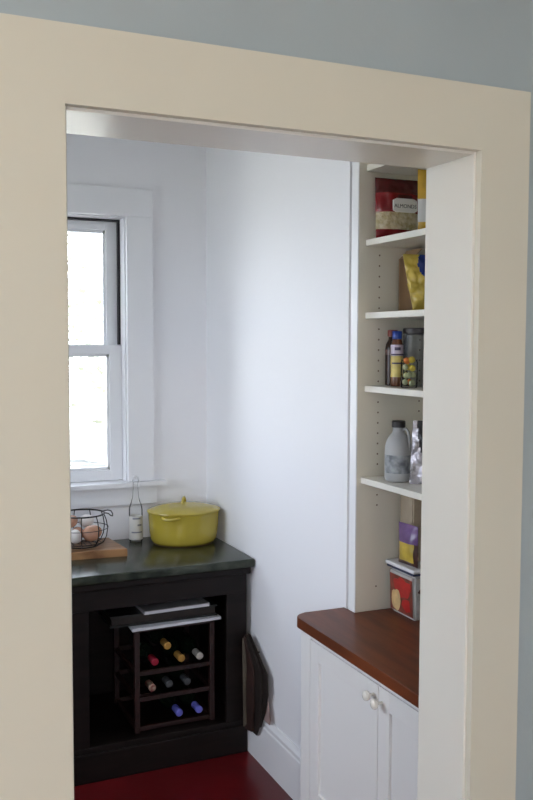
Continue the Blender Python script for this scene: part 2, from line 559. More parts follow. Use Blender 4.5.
obj('side_jamb', box(WX1 - JI, WX1 - .0002, YB - .001, YB + .168, WZ0, WZ1, .001), M['window_white'], w)
obj('side_jamb', box(WX0 + .0002, WX0 + JI, YB - .001, YB + .168, WZ0, WZ1, .001), M['window_white'], w)
obj('head_jamb', box(WX0 + JI, WX1 - JI, YB - .001, YB + .168, WZ1 - JI, WZ1 - .0002, .001), M['window_white'], w)
obj('sill', box(WX0 + JI, WX1 - JI, YB + .151, YB + .21, WZ0 - .022, WZ0 - .002, .002), M['window_white'], w)
LI0, LI1 = YB + .054, YB + .088        # lower (inner) sash depth
UP0, UP1 = YB + .096, YB + .130        # upper (outer) sash depth
MEET = 1.705
for a, b in ((WX1 - JI - .010, WX1 - JI - .0002), (WX0 + JI + .0002, WX0 + JI + .010)):
    obj('window_track', box(a, b, YB + .070, YB + .094, MEET + .03, WZ1 - JI - .0005), M['rubber'], w)
obj('window_track', box(WX0 + JI, WX1 - JI, YB + .070, YB + .094, WZ1 - JI - .010, WZ1 - JI - .0005), M['rubber'], w)


def sash(name, x0, x1, y0, y1, z0, z1, top, bot, side):
    bm = bmesh.new()
    bx(bm, x0, x0 + side, y0, y1, z0, z1, .002)
    bx(bm, x1 - side, x1, y0, y1, z0, z1, .002)
    bx(bm, x0 + side - .001, x1 - side + .001, y0, y1, z1 - top, z1, .002)
    bx(bm, x0 + side - .001, x1 - side + .001, y0, y1, z0, z0 + bot, .002)
    s = obj(name, bm, M['window_white'], w)
    ym = (y0 + y1) / 2
    # glazing bead and pane
    bm = bmesh.new()
    q = .012
    for (a, b, c, d) in ((x0 + side, x0 + side + q, z0 + bot, z1 - top), (x1 - side - q, x1 - side, z0 + bot, z1 - top),
                         (x0 + side, x1 - side, z0 + bot, z0 + bot + q), (x0 + side, x1 - side, z1 - top - q, z1 - top)):
        bx(bm, a, b, ym - .004, ym + .010, c, d, .001)
    obj('glazing_bead', bm, M['window_white'], s)
    obj('pane', box(x0 + side + .001, x1 - side - .001, ym - .0015, ym + .0015, z0 + bot + .001, z1 - top - .001), M['glass'], s)
    return s


sash('lower_sash', WX0 + JI + .001, WX1 - JI - .001, LI0, LI1, WZ0 + .0008, MEET + .028, .042, .050, .056)
sash('upper_sash', WX0 + JI + .003, WX1 - JI - .003, UP0, UP1, MEET - .02, WZ1 - JI - .004, .045, .038, .056)
lk = obj('sash_lock', box(0.72, 0.77, LI0 + .004, LI1 - .002, MEET + .0285, MEET + .044, .004), M['steel'], w)

# ------------------------------------------------------------------ outside the window
struct(obj('ground', box(-45, 35, -20, 45, -0.7, -0.6), M['lawn']))


def tree(x, y, h, rx, rz, material, label, seed):
    rnd = random.Random(seed)
    r = thing('garden_tree', label, 'tree', (x, y, -0.6), 'trees outside the window')
    obj('trunk', tube([(x, y, -.6), (x + .1, y, h * .35 - .6), (x - .05, y + .1, h * .75 - .6)], .12, 8, radii=[.17, .13, .06]), M['bark'], r)
    bm = bmesh.new()
    for k in range(1500):
        d = Vector((rnd.gauss(0, 1), rnd.gauss(0, 1), rnd.gauss(0, 1))).normalized() * (rnd.random() ** 0.4)
        p = Vector((x + d.x * rx, y + d.y * rx, h - .6 + d.z * rz))
        u = Vector((rnd.uniform(-1, 1), rnd.uniform(-1, 1), rnd.uniform(-.6, .6))).normalized()
        v = u.cross(Vector((rnd.uniform(-1, 1), rnd.uniform(-1, 1), 1))).normalized()
        s = rnd.uniform(.07, .16)
        bm.faces.new([bm.verts.new(p + u * s), bm.verts.new(p + v * s * .6), bm.verts.new(p - u * s), bm.verts.new(p - v * s * .6)])
    obj('crown', bm, material, r)


tree(4.6, 16.0, 2.6, 2.3, 2.0, M['leaf_pale'], 'leafy yellow-green tree low outside the window, nearest the house', 3)
tree(3.2, 21.0, 3.4, 2.6, 2.6, M['leaf'], 'leafy green tree outside the window, farther back', 4)

# ------------------------------------------------------------------ stone-topped dark cabinet under the window
HC = 0.8415
bm = box(PX0 + .002, XR - .002, 3.350, YB - .002, HC - .036, HC, .008, 3)
tag(obj('stone_countertop', bm, M['stone'], smooth=True), 'dark green-black stone countertop below the window', 'countertop')

r = thing('dark_cabinet', 'near-black open wooden cabinet carrying the stone countertop', 'cabinet', (0.5, 3.65, 0))
CT = HC - .0375
CX0, CX1, CY0, CY1 = PX0 + .01, 1.436, 3.392, YB - .004
obj('top_rail', box(CX0, CX1, CY0, CY0 + .024, .690, CT - .03, .002), M['dark_wood'], r)
obj('cornice_strip', box(CX0, CX1 + .012, CY0 - .022, CY0 + .024, CT - .0295, CT, .006), M['dark_wood'], r)
for a, b in ((1.345, CX1), (0.66, 0.762), (CX0, CX0 + .08)):
    obj('stile', box(a, b, CY0, CY0 + .024, .1405, .6895, .002), M['dark_wood'], r)
obj('plinth', box(CX0, CX1, CY0, CY0 + .024, 0, .14, .003), M['dark_wood'], r)
obj('plinth_moulding', box(CX0, CX1, CY0 - .012, CY0 - .0005, .0, .118, .004), M['dark_wood'], r)
obj('side_panel', box(CX1 - .020, CX1, CY0 + .0245, CY1, 0, CT, .001), M['dark_wood'], r)
obj('side_panel', box(CX0, CX0 + .02, CY0 + .0245, CY1, 0, CT, .001), M['dark_wood'], r)
obj('back_panel', box(CX0 + .0205, CX1 - .0205, CY1 - .012, CY1, 0, CT, .001), M['dark_wood'], r)
obj('bottom_shelf', box(CX0 + .0205, CX1 - .0205, CY0 + .0245, CY1 - .0125, .115, .135, .001), M['dark_wood'], r)
obj('divider', box(0.70, 0.72, CY0 + .0245, CY1 - .0125, .1355, CT, .001), M['dark_wood'], r)

# wine rack standing inside
RZ0, RZT = .1355, .575
RX0, RX1, RY0, RY1 = 0.962, 1.312, 3.448, 3.800
r = thing('wine_rack', 'dark mahogany slatted wine rack inside the open cabinet', 'wine rack', (1.135, 3.62, RZ0))
for x in (RX0, RX1 - .022):
    for y in (RY0, RY1 - .022):
        obj('post', box(x, x + .022, y, y + .022, RZ0, RZT - .0155, .002), M['rack_wood'], r)
ROWS = (.160, .284, .392)
for z in ROWS:
    for y in (RY0 + .003, RY1 - .019):
        obj('rail', box(RX0 + .0225, RX1 - .0225, y, y + .016, z - .018, z, .002), M['rack_wood'], r)
    for x in (RX0 + .003, RX1 - .019):
        obj('side_rail', box(x, x + .016, RY0 + .0225, RY1 - .0225, z - .018, z, .002), M['rack_wood'], r)
for k in range(6):
    y = RY0 + k * .0595
    obj('top_slat', box(RX0, RX1, y, y + .052, RZT - .015, RZT, .002), M['rack_wood'], r)


def wine_bottle(x, z, ycap, cap, label):
    """a bottle lying with its neck towards the room"""
    y0 = ycap
    r = thing('wine_bottle', label, 'wine bottle', (x, y0 + .15, z - .0370), 'wine bottles lying in the rack')
    seg = 20

    def turned(prof, name, mt):
        bm = lathe(prof, (0, 0, 0), seg)
        bmesh.ops.rotate(bm, verts=bm.verts, cent=(0, 0, 0), matrix=Matrix.Rotation(math.radians(-90), 3, 'X'))
        bmesh.ops.translate(bm, verts=bm.verts, vec=(x, y0, z))
        return obj(name, bm, mt, r, smooth=True)
    turned([(.0142, .062), (.0142, .085), (.018, .10), (.030, .122), (.0362, .140), (.0368, .150), (.0368, .285), (.033, .295), (.012, .291)], 'body', M['bottle_green'])
    turned([(.006, .0005), (.0130, .0005), (.0158, .003), (.0158, .012), (.0148, .014), (.0148, .0615)], 'capsule', cap)
    return r


wine_bottle(1.047, ROWS[2] + .0372, 3.440, M['cap_red'], 'wine bottle with crimson capsule, left end of the top rack row')
wine_bottle(1.105, ROWS[2] + .0372 + .056, 3.452, M['cap_gold'], 'wine bottle with amber-gold capsule lying on top of the upper row')
wine_bottle(1.160, ROWS[2] + .0372, 3.436, M['cap_gold'], 'wine bottle with small gold capsule, middle of the top rack row')
wine_bottle(1.240, ROWS[2] + .0372, 3.432, M['cap_silver'], 'wine bottle with silvery white capsule, right end of the top rack row')
wine_bottle(1.035, ROWS[1] + .0372, 3.440, M['cap_maroon'], 'wine bottle with maroon and gold capsule in the middle row')
wine_bottle(1.112, ROWS[1] + .0372, 3.452, M['cap_black'], 'dark wine bottle with charcoal capsule, centre of the middle row')
wine_bottle(1.190, ROWS[1] + .0372, 3.448, M['cap_black'], 'dark wine bottle with charcoal capsule, right end of the middle row')
wine_bottle(1.150, ROWS[0] + .0372, 3.436, M['cap_blue'], 'wine bottle with violet-blue capsule, left of the two in the bottom row')
wine_bottle(1.237, ROWS[0] + .0372, 3.434, M['cap_blue'], 'wine bottle with violet-blue capsule, right of the two in the bottom row')


def quad_sheet(corners, z0, z1):
    return prism(corners, z0, z1)


# papers on the rack
tag(obj('magazine', prism([(0.945, 3.418), (1.335, 3.432), (1.330, 3.66), (0.955, 3.65)], RZT + .0005, RZT + .012), M['mag']),
    'pale magazine lying flat on the wine rack, beneath the black folder', 'magazine')
rr = thing('folder', 'thick black folder between two pale magazines on the wine rack', 'folder', (1.1, 3.58, RZT + .0125))
obj('cover', prism([(0.865, 3.46), (1.325, 3.452), (1.325, 3.74), (0.87, 3.75)], RZT + .0125, RZT + .020), M['folder'], rr)
obj('page_block', prism([(0.872, 3.468), (1.318, 3.460), (1.318, 3.732), (0.878, 3.742)], RZT + .0201, RZT + .052), M['bag_dark'], rr)
obj('cover', prism([(0.865, 3.46), (1.325, 3.452), (1.325, 3.74), (0.87, 3.75)], RZT + .0521, RZT + .060), M['folder'], rr)
rr = thing('magazine', 'grey glossy magazine on top of the black folder', 'magazine', (1.14, 3.55, RZT + .0605))
obj('pages', prism([(1.000, 3.432), (1.285, 3.442), (1.275, 3.69), (0.995, 3.68)], RZT + .0605, RZT + .073), M['mag'], rr)
obj('cover', prism([(1.000, 3.431), (1.286, 3.441), (1.276, 3.692), (0.994, 3.682)], RZT + .0731, RZT + .0745), M['mag_grey'], rr)

# folded bags tucked beside the cabinet, hanging against the right wall
r = thing('folded_paper_bags', 'bundle of folded dark paper bags hanging by the cabinet on the right wall', 'paper bags', (1.405, 3.30, .11))


def flat_bag(x0, x1, outline, mt, name, seed):
    """outline in (y, z); a soft slab between x0 and x1"""
    bm = bmesh.new()
    A = [bm.verts.new((x0 + noise.noise(Vector((y * 9, z * 9, seed))) * .005, y, z)) for y, z in outline]
    B = [bm.verts.new((x1 + noise.noise(Vector((y * 9, z * 9, seed + 5))) * .004, y, z)) for y, z in outline]
    bm.faces.new(A)
    bm.faces.new(B)
    n = len(outline)
    for k in range(n):
        bm.faces.new((A[k], A[(k + 1) % n], B[(k + 1) % n], B[k]))
    bmesh.ops.bevel(bm, geom=list(bm.edges), offset=.003, segments=2, affect='EDGES')
    return obj(name, bm, mt, r, smooth=True)


flat_bag(1.4295, 1.4365, [(3.372, .520), (3.34, .522), (3.165, .412), (3.160, .33), (3.19, .24), (3.235, .165), (3.372, .155)], M['bag_dark'], 'folded_bag', 1)
flat_bag(1.4195, 1.4275, [(3.370, .524), (3.34, .515), (3.205, .412), (3.200, .32), (3.212, .20), (3.255, .125), (3.365, .120)], M['bag_dark'], 'folded_bag', 2)
flat_bag(1.4105, 1.4178, [(3.368, .515), (3.345, .490), (3.262, .400), (3.258, .26), (3.275, .135), (3.355, .115)], M['bag_red'], 'folded_bag', 3)
flat_bag(1.4040, 1.4092, [(3.366, .508), (3.345, .475), (3.322, .40), (3.337, .26), (3.322, .15), (3.352, .125)], M['bag_tan'], 'folded_bag', 4)
flat_bag(1.4372, 1.4392, [(3.24, .34), (3.175, .30), (3.145, .23), (3.155, .207), (3.22, .207)], M['bag_pink'], 'loose_sheet', 6)
obj('hook', tube([(1.4595, 3.31, .455), (1.437, 3.31, .455), (1.4375, 3.31, .462)], .003, 6), M['wire'], r)

# ------------------------------------------------------------------ on the stone countertop
ox, oy = 1.287, 3.775
r = thing('dutch_oven', 'mustard-yellow enamelled lidded pot on the stone countertop', 'pot', (ox, oy, HC))
A_, B_ = 1.0, 0.84
Z0 = HC + .0005
obj('pot_body', lathe([(.10, 0.004), (.138, .004), (.146, .010), (.152, .022), (.157, .050), (.160, .090), (.163, .138), (.165, .141),
                       (.160, .143), (.156, .120), (.150, .03), (.10, .016)], (ox, oy, Z0), 64, A_, B_), M['yellow'], r, True)
obj('foot', lathe([(.10, 0), (.137, 0), (.140, .0038), (.10, .0038)], (ox, oy, Z0), 64, A_, B_), M['yellow_dark'], r, True)
ld = obj('lid', lathe([(.155, .1435), (.167, .1435), (.1695, .147), (.168, .151), (.162, .154), (.135, .163), (.09, .172), (.045, .178), (.002, .180)],
                      (ox, oy, Z0), 64, A_, B_), M['yellow'], r, True)
obj('lid_knob', tube([(ox - .018 * math.cos(a) * .6, oy - .018 * math.cos(a) * .8, Z0 + .176 + .026 * math.sin(a)) for a in [math.pi * k / 12 for k in range(13)]], .0062, 10), M['yellow'], ld, True)
for ang, wd in ((math.radians(232), .52), (math.radians(52), .52)):
    pts = []
    for k in range(13):
        a = ang + wd * (k / 6 - 1) * .5
        s = math.sin(math.pi * k / 12)
        R0 = .158 + .024 * s ** .6
        pts.append((ox + R0 * math.cos(a) * A_, oy + R0 * math.sin(a) * B_, Z0 + .132 - .003 * s))
    obj('handle', tube(pts, .0065, 8), M['yellow'], r, True)

# cutting board
rb_ = prism([(0.575, 3.645), (0.978, 3.607), (0.958, 3.850), (0.59, 3.868)], HC + .0005, HC + .0335, bev=.004)
tag(obj('cutting_board', rb_, M['board']), 'thick honey-coloured wooden cutting board under the egg basket', 'cutting board')

# wire basket with curled handles
BX, BY, BZ = 0.815, 3.738, HC + .034
r = thing('wire_basket', 'round black wire basket of eggs on the cutting board', 'basket', (BX, BY, BZ))
bprof = [(.070, .0035), (.090, .014), (.105, .042), (.110, .078), (.104, .112), (.094, .138)]


def ring(rad, z, rw, name):
    obj(name, tube([(BX + rad * math.cos(a), BY + rad * math.sin(a), BZ + z) for a in [2 * math.pi * k / 36 for k in range(36)]], rw, 6, closed=True), M['wire'], r, True)


ring(.070, .0035, .003, 'base_ring')
ring(.088, .0165, .002, 'floor_ring')
ring(.0955, .138, .0035, 'rim')
ring(.1115, .078, .0016, 'side_ring')
for k in range(9):
    a = 2 * math.pi * (k + .42) / 9
    obj('upright_wire', tube([(BX + q * math.cos(a), BY + q * math.sin(a), BZ + z) for q, z in bprof], .0022, 6), M['wire'], r, True)
for k in range(7):
    d = -.072 + .024 * k
    L = math.sqrt(.088 ** 2 - d ** 2)
    obj('base_wire', tube([(BX + d, BY - L, BZ + .0165), (BX + d, BY + L, BZ + .0165)], .0018, 5), M['wire'], r)
for sgn in (1, -1):
    pts = [(BX + sgn * a, BY + b, BZ + .138 + c) for a, b, c in ((.093, -.02, 0), (.108, -.024, -.003), (.121, -.022, -.014), (.130, -.013, -.018),
           (.134, 0, -.010), (.130, .012, 0), (.118, .021, .003), (.095, .022, 0))]
    obj('handle', tube(pts, .0026, 6), M['wire'], r, True)


def egg(p, axis, mt, label, s=1.0):
    bm = bmesh.new()
    prof = []
    n = 14
    for k in range(n + 1):
        a = math.pi * k / n
        z = -math.cos(a) * .0305
        rad = .0245 * math.sin(a) * (1 - .12 * math.cos(math.pi - a))
        prof.append((max(rad, .0004) * s, z * s))
    lathe(prof, (0, 0, 0), 20, bm=bm)
    q = Vector((0, 0, 1)).rotation_difference(Vector(axis).normalized()).to_matrix()
    bmesh.ops.rotate(bm, verts=bm.verts, cent=(0, 0, 0), matrix=q)
    bmesh.ops.translate(bm, verts=bm.verts, vec=Vector(p) + Vector((BX, BY, BZ)))
    return tag(obj('egg', bm, mt, smooth=True), label, 'egg', 'eggs in the wire basket')


E1 = 1.22
egg((.036, -.036, .058), (.9, -.3, .3), M['egg_brown'], 'large brown egg at the front right of the wire basket', 1.38)
egg((-.038, -.046, .052), (-.3, -.5, .8), M['egg_white'], 'white egg at the front of the basket, left of the large brown egg', 1.1)
egg((.066, .030, .054), (.3, .9, .3), M['egg_white'], 'white egg at the back right of the wire basket', 1.05)
egg((-.014, .022, .050), (.3, 1, .1), M['egg_brown'], 'brown egg at the bottom middle, behind the large brown egg', 1.15)
egg((-.072, .014, .054), (0, 1, .3), M['egg_white'], 'white egg at the far left of the wire basket', 1.02)
egg((.030, .040, .098), (1, .2, .1), M['egg_white'], 'pale egg lying highest, behind the large brown egg', 1.1)
egg((-.042, .022, .104), (.8, .6, .2), M['egg_brown'], 'brown egg lying high on the left of the pile', 1.1)

# clear bottle with white label and wire bail stopper
gx, gy = 1.090, 3.872
r = thing('glass_bottle', 'clear long-necked glass bottle with white label below the window', 'bottle', (gx, gy, HC))
g0 = HC + .0005
obj('glass', lathe([(.004, .006), (.026, 0), (.030, .004), (.031, .012), (.031, .145), (.029, .158), (.021, .180), (.0145, .205), (.0118, .235), (.0112, .268), (.0135, .270), (.0135, .281), (.010, .282)],
                   (gx, gy, g0), 28), M['clear'], r, True)
lb = obj('label', lathe([(.0314, .010), (.0314, .118)], (gx, gy, g0), 28, cap=False), M['paper'], r, True)
obj('stopper', lathe([(.004, .2825), (.012, .2825), (.0125, .290), (.009, .298), (.003, .300)], (gx, gy, g0), 16), M['lid_white'], r, True)
obj('wire_bail', tube([(gx - .016, gy - .004, g0 + .235), (gx - .018, gy - .008, g0 + .262), (gx - .010, gy - .012, g0 + .294), (gx, gy - .0115, g0 + .303),
                       (gx + .010, gy - .012, g0 + .294), (gx + .018, gy - .008, g0 + .262), (gx + .016, gy - .004, g0 + .235)], .0018, 6), M['lid_white'], r, True)
for z, mm, a0, a1 in ((.108, .0035, -2.3, -1.1), (.078, .004, -1.6, -.9), (.045, .003, -2.5, -.8)):
    bm = bmesh.new()
    n = 8
    pr = []
    for k in range(n + 1):
        a = a0 + (a1 - a0) * k / n
        pr.append([bm.verts.new((gx + .0318 * math.cos(a), gy + .0318 * math.sin(a), g0 + z + s)) for s in (-mm, mm)])
    for p, q in zip(pr, pr[1:]):
        bm.faces.new((p[0], q[0], q[1], p[1]))
    obj('print_band', bm, M['grey_ink'], lb)

# ------------------------------------------------------------------ base cabinet on the right with wooden worktop
HB = 0.848
# worktop with one rounded corner
poly = [(1.795, 1.512), (1.262, 1.512)]
cxr, cyr, rad = 1.262 + .045, 2.592 - .045, .045
for k in range(9):
    a = math.pi - (math.pi / 2) * k / 8
    poly.append((cxr + rad * math.cos(a), cyr + rad * math.sin(a)))
poly += [(1.4585, 2.592), (1.4585, 2.517), (1.795, 2.517)]
bm = prism(poly, HB - .034, HB, bev=.004)
tag(obj('wooden_worktop', bm, M['brown_top']), 'red-brown varnished wooden worktop on the white base cabinet', 'countertop')

r = thing('base_cabinet', 'white painted base cabinet with two panelled doors and round knobs', 'cabinet', (1.45, 2.05, 0))
FX = 1.285
CE = 2.572
ZT = HB - .0345
obj('end_panel', box(FX + .0205, 1.438, CE - .018, CE, 0, ZT, .001), M['cab_white'], r)
obj('bed_moulding', box(FX - .008, 1.438, 1.515, CE + .006, ZT - .012, ZT, .003), M['cab_white'], r)
ZM = ZT - .0125
ff = bmesh.new()
bx(ff, FX, FX + .02, CE - .064, CE, 0.0, ZM, .0015)
bx(ff, FX, FX + .02, 1.515, 1.60, 0.0, ZM, .0015)
bx(ff, FX, FX + .02, 1.6005, CE - .0645, ZM - .012, ZM, .001)
bx(ff, FX, FX + .02, 1.6005, CE - .0645, 0, .232, .001)
obj('face_frame', ff, M['cab_white'], r)
DZ0, DZ1 = .235, ZM - .015


def cab_door(y0, y1, ky, kz):
    d = bmesh.new()
    st = .058
    bx(d, FX, FX + .019, y0, y0 + st, DZ0, DZ1, .0012)
    bx(d, FX, FX + .019, y1 - st, y1, DZ0, DZ1, .0012)
    bx(d, FX, FX + .019, y0 + st, y1 - st, DZ1 - st, DZ1, .0012)
    bx(d, FX, FX + .019, y0 + st, y1 - st, DZ0, DZ0 + st, .0012)
    dr = obj('door', d, M['cab_white'], r)
    obj('panel', box(FX + .009, FX + .017, y0 + st - .004, y1 - st + .004, DZ0 + st - .004, DZ1 - st + .004), M['cab_white'], dr)
    bm = lathe([(.0045, 0), (.0045, .012), (.006, .015), (.0125, .019), (.0150, .025), (.0135, .031), (.008, .0345), (.001, .0355)], (0, 0, 0), 20)
    bmesh.ops.rotate(bm, verts=bm.verts, cent=(0, 0, 0), matrix=Matrix.Rotation(math.radians(-90), 3, 'Y'))
    bmesh.ops.translate(bm, verts=bm.verts, vec=(FX - .0002, ky, kz))
    obj('knob', bm, M['knob'], dr, True)


cab_door(2.088, CE - .067, 2.108, .752)
cab_door(1.603, 2.084, 2.064, .744)
obj('side_panel', box(FX + .0205, 1.79, 1.515, 1.533, 0, ZT - .0125, .001), M['cab_white'], r)
obj('bottom_shelf', box(FX + .0205, 1.438, 1.534, CE - .0185, .10, .118), M['cab_white'], r)

# ------------------------------------------------------------------ built-in bookcase over the worktop
YP = 2.518            # inner face of the far side panel
SX0, SX1 = 1.485, 1.778
r = thing('built_in_bookcase', 'tall cream built-in bookcase recessed in the right wall', 'bookcase', (1.62, 2.05, HB + .0005))
ZB = HB + .0005
obj('side_panel', box(XR + .0005, 1.798, YP, YP + .018, ZB, CEIL - .002, .0008), M['book_white'], r)
obj('side_panel', box(XR + .0005, 1.798, 1.512, 1.530, ZB, CEIL - .002, .0008), M['book_white'], r)
obj('back_panel', box(1.780, 1.7985, 1.531, YP - .0005, ZB, CEIL - .002), M['book_white'], r)
obj('face_stile', box(XR - .004, XR + .0003, YP + .0002, 2.561, ZB, CEIL - .002, .0012), M['window_white'], r)
obj('seam_strip', box(XR + .010, XR + .020, 2.5615, 2.5815, ZB, CEIL - .002), M['cab_white'], r)
obj('seam_filler', box(XR + .0205, XR + .12, YP + .0185, 2.5815, ZB, CEIL - .002), M['cab_white'], r)
SHELF = {}
for key, zt, x0 in ((0, 2.322, SX0), (1, 2.082, SX0), (2, 1.846, SX0), (3, 1.607, SX0), (4, 1.304, 1.474)):
    obj('shelf', box(x0, SX1, 1.532, YP - .001, zt - .020, zt, .0015), M['shelf_white'], r)
    SHELF[key] = zt
bm = bmesh.new()
for x in (1.538, 1.700):
    z = .93
    while z < 2.55:
        if all(abs(z - (s - .01)) > .016 for s in SHELF.values()) and not 0.93 < z < 1.19:
            b2 = bmesh.ops.create_circle(bm, cap_ends=True, radius=.0031, segments=10)
            for v in b2['verts']:
                v.co = Vector((x + v.co.x, YP - .0004, z + v.co.y))
        z += .0345
h = obj('shelf_pin_holes', bm, M['hole'], r)
h['kind'] = 'stuff'

# ------------------------------------------------------------------ groceries: top shelf
S = SHELF[1] + .0006
CAMN = Vector((-.62, -.78, 0)).normalized()


def almonds_zone(a, b):
    if b < .16:
        return 0
    if b < .42:
        return 2
    if b > .74:
        return 1
    return 0


bm, o, u, v, n = pouch((1.566, 2.455, S), (1, -.04, 0), .05, .158, .192, .045, almonds_zone, seed=2, crinkle=.005, nu=26, nv=28)
rr = thing('almond_bag', 'red bag printed ALMONDS on the highest visible bookcase shelf', 'nut bag', (1.566, 2.455, S))
pb = obj('pouch', bm, [M['red_film'], M['dark_red_film'], M['nuts']], rr, True)
lm = bmesh.new()
lo = o + v * .104 + n * .0285 + u * .014
q = [(-.044, -.018), (-.034, -.023), (.034, -.023), (.044, -.017), (.044, .014), (.032, .021), (-.032, .021), (-.044, .015)]
fa = [lm.verts.new(lo + u * a + v * b) for a, b in q]
fb = [lm.verts.new(lo + u * a + v * b - n * .004) for a, b in q]
lm.faces.new(fa)
lm.faces.new(fb)
for k in range(8):
    lm.faces.new((fa[k], fa[(k + 1) % 8], fb[(k + 1) % 8], fb[k]))
obj('label', lm, M['paper'], rr)
tb = text_bm('ALMONDS', .0172)
bmesh.ops.transform(tb, matrix=frame_matrix(lo + n * .0006 - v * .004, u, n), verts=tb.verts)
obj('lettering', tb, M['ink'], rr)
bd = bmesh.new()
bo = o + v * .131 + n * .0280 + u * .014
bx(bd, -.026, .026, -.005, .005, -.001, .0012, .001)
bmesh.ops.transform(bd, matrix=frame_matrix(bo, u, n), verts=bd.verts)
obj('label_banner', bd, M['dark_red_film'], rr)

bm, o, u, v, n = pouch((1.630, 2.345, S), (1, -.05, 0), .03, .115, .205, .035,
                       lambda a, b: 0 if b > .55 or (a < .5 and b < .2) else 1, seed=5)
tag(obj('golden_snack_bag', bm, [M['orange_film'], M['white_film']], smooth=True), 'golden-yellow and white bag right of the almond bag', 'snack bag')

# second shelf: cardboard box and a yellow and blue bag
S = SHELF[2] + .0006
rr = thing('cardboard_box', 'open brown cardboard box at the far end of the second shelf', 'box', (1.67, 2.45, S))
bxs = bmesh.new()
bx(bxs, 1.610, 1.613, 2.425, 2.512, S, S + .178)
bx(bxs, 1.613, 1.742, 2.509, 2.512, S, S + .178)
bx(bxs, 1.742, 1.745, 2.425, 2.512, S, S + .178)
bx(bxs, 1.613, 1.742, 2.425, 2.428, S, S + .178)
bx(bxs, 1.613, 1.742, 2.428, 2.509, S, S + .003)
obj('box_body', bxs, M['card'], rr)
fl = bmesh.new()
a = [fl.verts.new(p) for p in ((1.6115, 2.425, S + .1785), (1.6115, 2.512, S + .1785), (1.640, 2.512, S + .207), (1.640, 2.425, S + .207))]
b = [fl.verts.new(v_.co + Vector((.002, 0, -.002))) for v_ in a]
fl.faces.new(a)
fl.faces.new(b)
for k in range(4):
    fl.faces.new((a[k], a[(k + 1) % 4], b[(k + 1) % 4], b[k]))
obj('flap', fl, M['card_edge'], rr)
obj('corner_edge', box(1.6085, 1.6098, 2.506, 2.512, S, S + .178), M['card_edge'], rr)
bm, o, u, v, n = pouch((1.612, 2.352, S), (1, -.08, 0), .02, .098, .178, .045,
                       lambda a, b: 1 if (a - .62) ** 2 / .13 + (b - .80) ** 2 / .10 < 1 else 0, seed=8, crinkle=.009, neck=1.75, nu=44, nv=44)
tag(obj('yellow_blue_bag', bm, [M['yellow_film'], M['blue_film']], smooth=True), 'crumpled yellow bag with blue patch in front of the cardboard box', 'snack bag')

# third shelf: bottles and jars
S = SHELF[3] + .0006


def jar(name, label, cat, x, y, z, parts, group=None, seg=26):
    r_ = thing(name, label, cat, (x, y, z), group)
    for nm, prof, mt in parts:
        obj(nm, lathe(prof, (x, y, z), seg, cap=nm not in ('label', 'label_band')), mt, r_, True)
    return r_


jar('brown_bottle', 'tall dark brown bottle with rust-red cap at the far end of the third shelf', 'bottle', 1.572, 2.486, S,
    [('body', [(.021, 0), (.0238, .003), (.0242, .12), (.022, .135), (.014, .150), (.013, .160)], M['amber_dark']),
     ('shoulder_label', [(.0247, .10), (.0247, .118)], M['brown_film']),
     ('cap', [(.0145, .1605), (.0165, .162), (.0165, .180), (.015, .182)], M['print_brown'])])
sb = jar('syrup_bottle', 'blue-capped bottle with lilac and yellow label on the third shelf', 'bottle', 1.556, 2.434, S,
         [('body', [(.018, 0), (.0198, .003), (.0198, .030), (.0180, .046), (.0188, .062), (.0198, .075), (.0198, .132), (.016, .146), (.014, .152)], M['syrup']),
          ('label', [(.0203, .030), (.0186, .046), (.0193, .062), (.0203, .075), (.0203, .098)], M['lab_yellow']),
          ('label_band', [(.0206, .0985), (.0206, .134)], M['lab_lilac']),
          ('cap', [(.0150, .1525), (.0158, .154), (.0158, .176), (.014, .178)], M['blue_cap'])])
for z0, z1, a0, a1 in ((.072, .077, -3.0, -.6), (.100, .105, -3.2, -.4), (.116, .126, -2.5, -1.55)):
    bm = bmesh.new()
    pr = []
    for k in range(11):
        a = a0 + (a1 - a0) * k / 10
        pr.append([bm.verts.new((1.556 + .0212 * math.cos(a), 2.434 + .0212 * math.sin(a), S + zz)) for zz in (z0, z1)])
    for p, q_ in zip(pr, pr[1:]):
        bm.faces.new((p[0], q_[0], q_[1], p[1]))
    obj('print_band', bm, M['lab_purple'], sb)
jar('plastic_tub', 'tall clear plastic tub with black lid behind the sweets jar', 'tub', 1.628, 2.422, S,
    [('body', [(.044, 0), (.047, .004), (.048, .165), (.045, .168)], M['clear_tub']),
     ('lid', [(.046, .1685), (.049, .170), (.049, .186), (.046, .188)], M['black_cap'])])
jj = jar('sweets_jar', 'small open glass jar of orange and yellow wrapped sweets', 'jar', 1.545, 2.345, S,
         [('glass', [(.024, 0), (.0265, .003), (.0265, .080), (.0245, .085), (.0270, .088)], M['clear'])])
rnd = random.Random(5)
for k in range(16):
    lay = k // 4
    a = k * 2.4
    rad = .0125 if lay < 3 else .010
    p = (1.545 + rad * math.cos(a), 2.345 + rad * math.sin(a), S + .014 + lay * .0235 + .003 * (k % 2))
    mt = (M['candy_g'], M['candy_g'], M['candy_y'], M['candy_o'])[min(3, lay) if k % 3 else (k % 4)]
    if lay == 3:
        mt = (M['candy_o'], M['candy_y'])[k % 2]
    bm = bmesh.new()
    bmesh.ops.create_icosphere(bm, subdivisions=1, radius=.0105)
    for v_ in bm.verts:
        v_.co = Vector((v_.co.x, v_.co.y * .8, v_.co.z * 1.05)) + Vector(p)
    obj('sweet', bm, mt, jj, True)
jar('dark_jar', 'black jar beside the sweets jar on the third shelf', 'jar', 1.614, 2.316, S,
    [('body', [(.028, 0), (.031, .003), (.031, .085), (.027, .092)], M['tub']),
     ('lid', [(.030, .0925), (.032, .094), (.032, .114), (.030, .116)], M['black_cap'])])

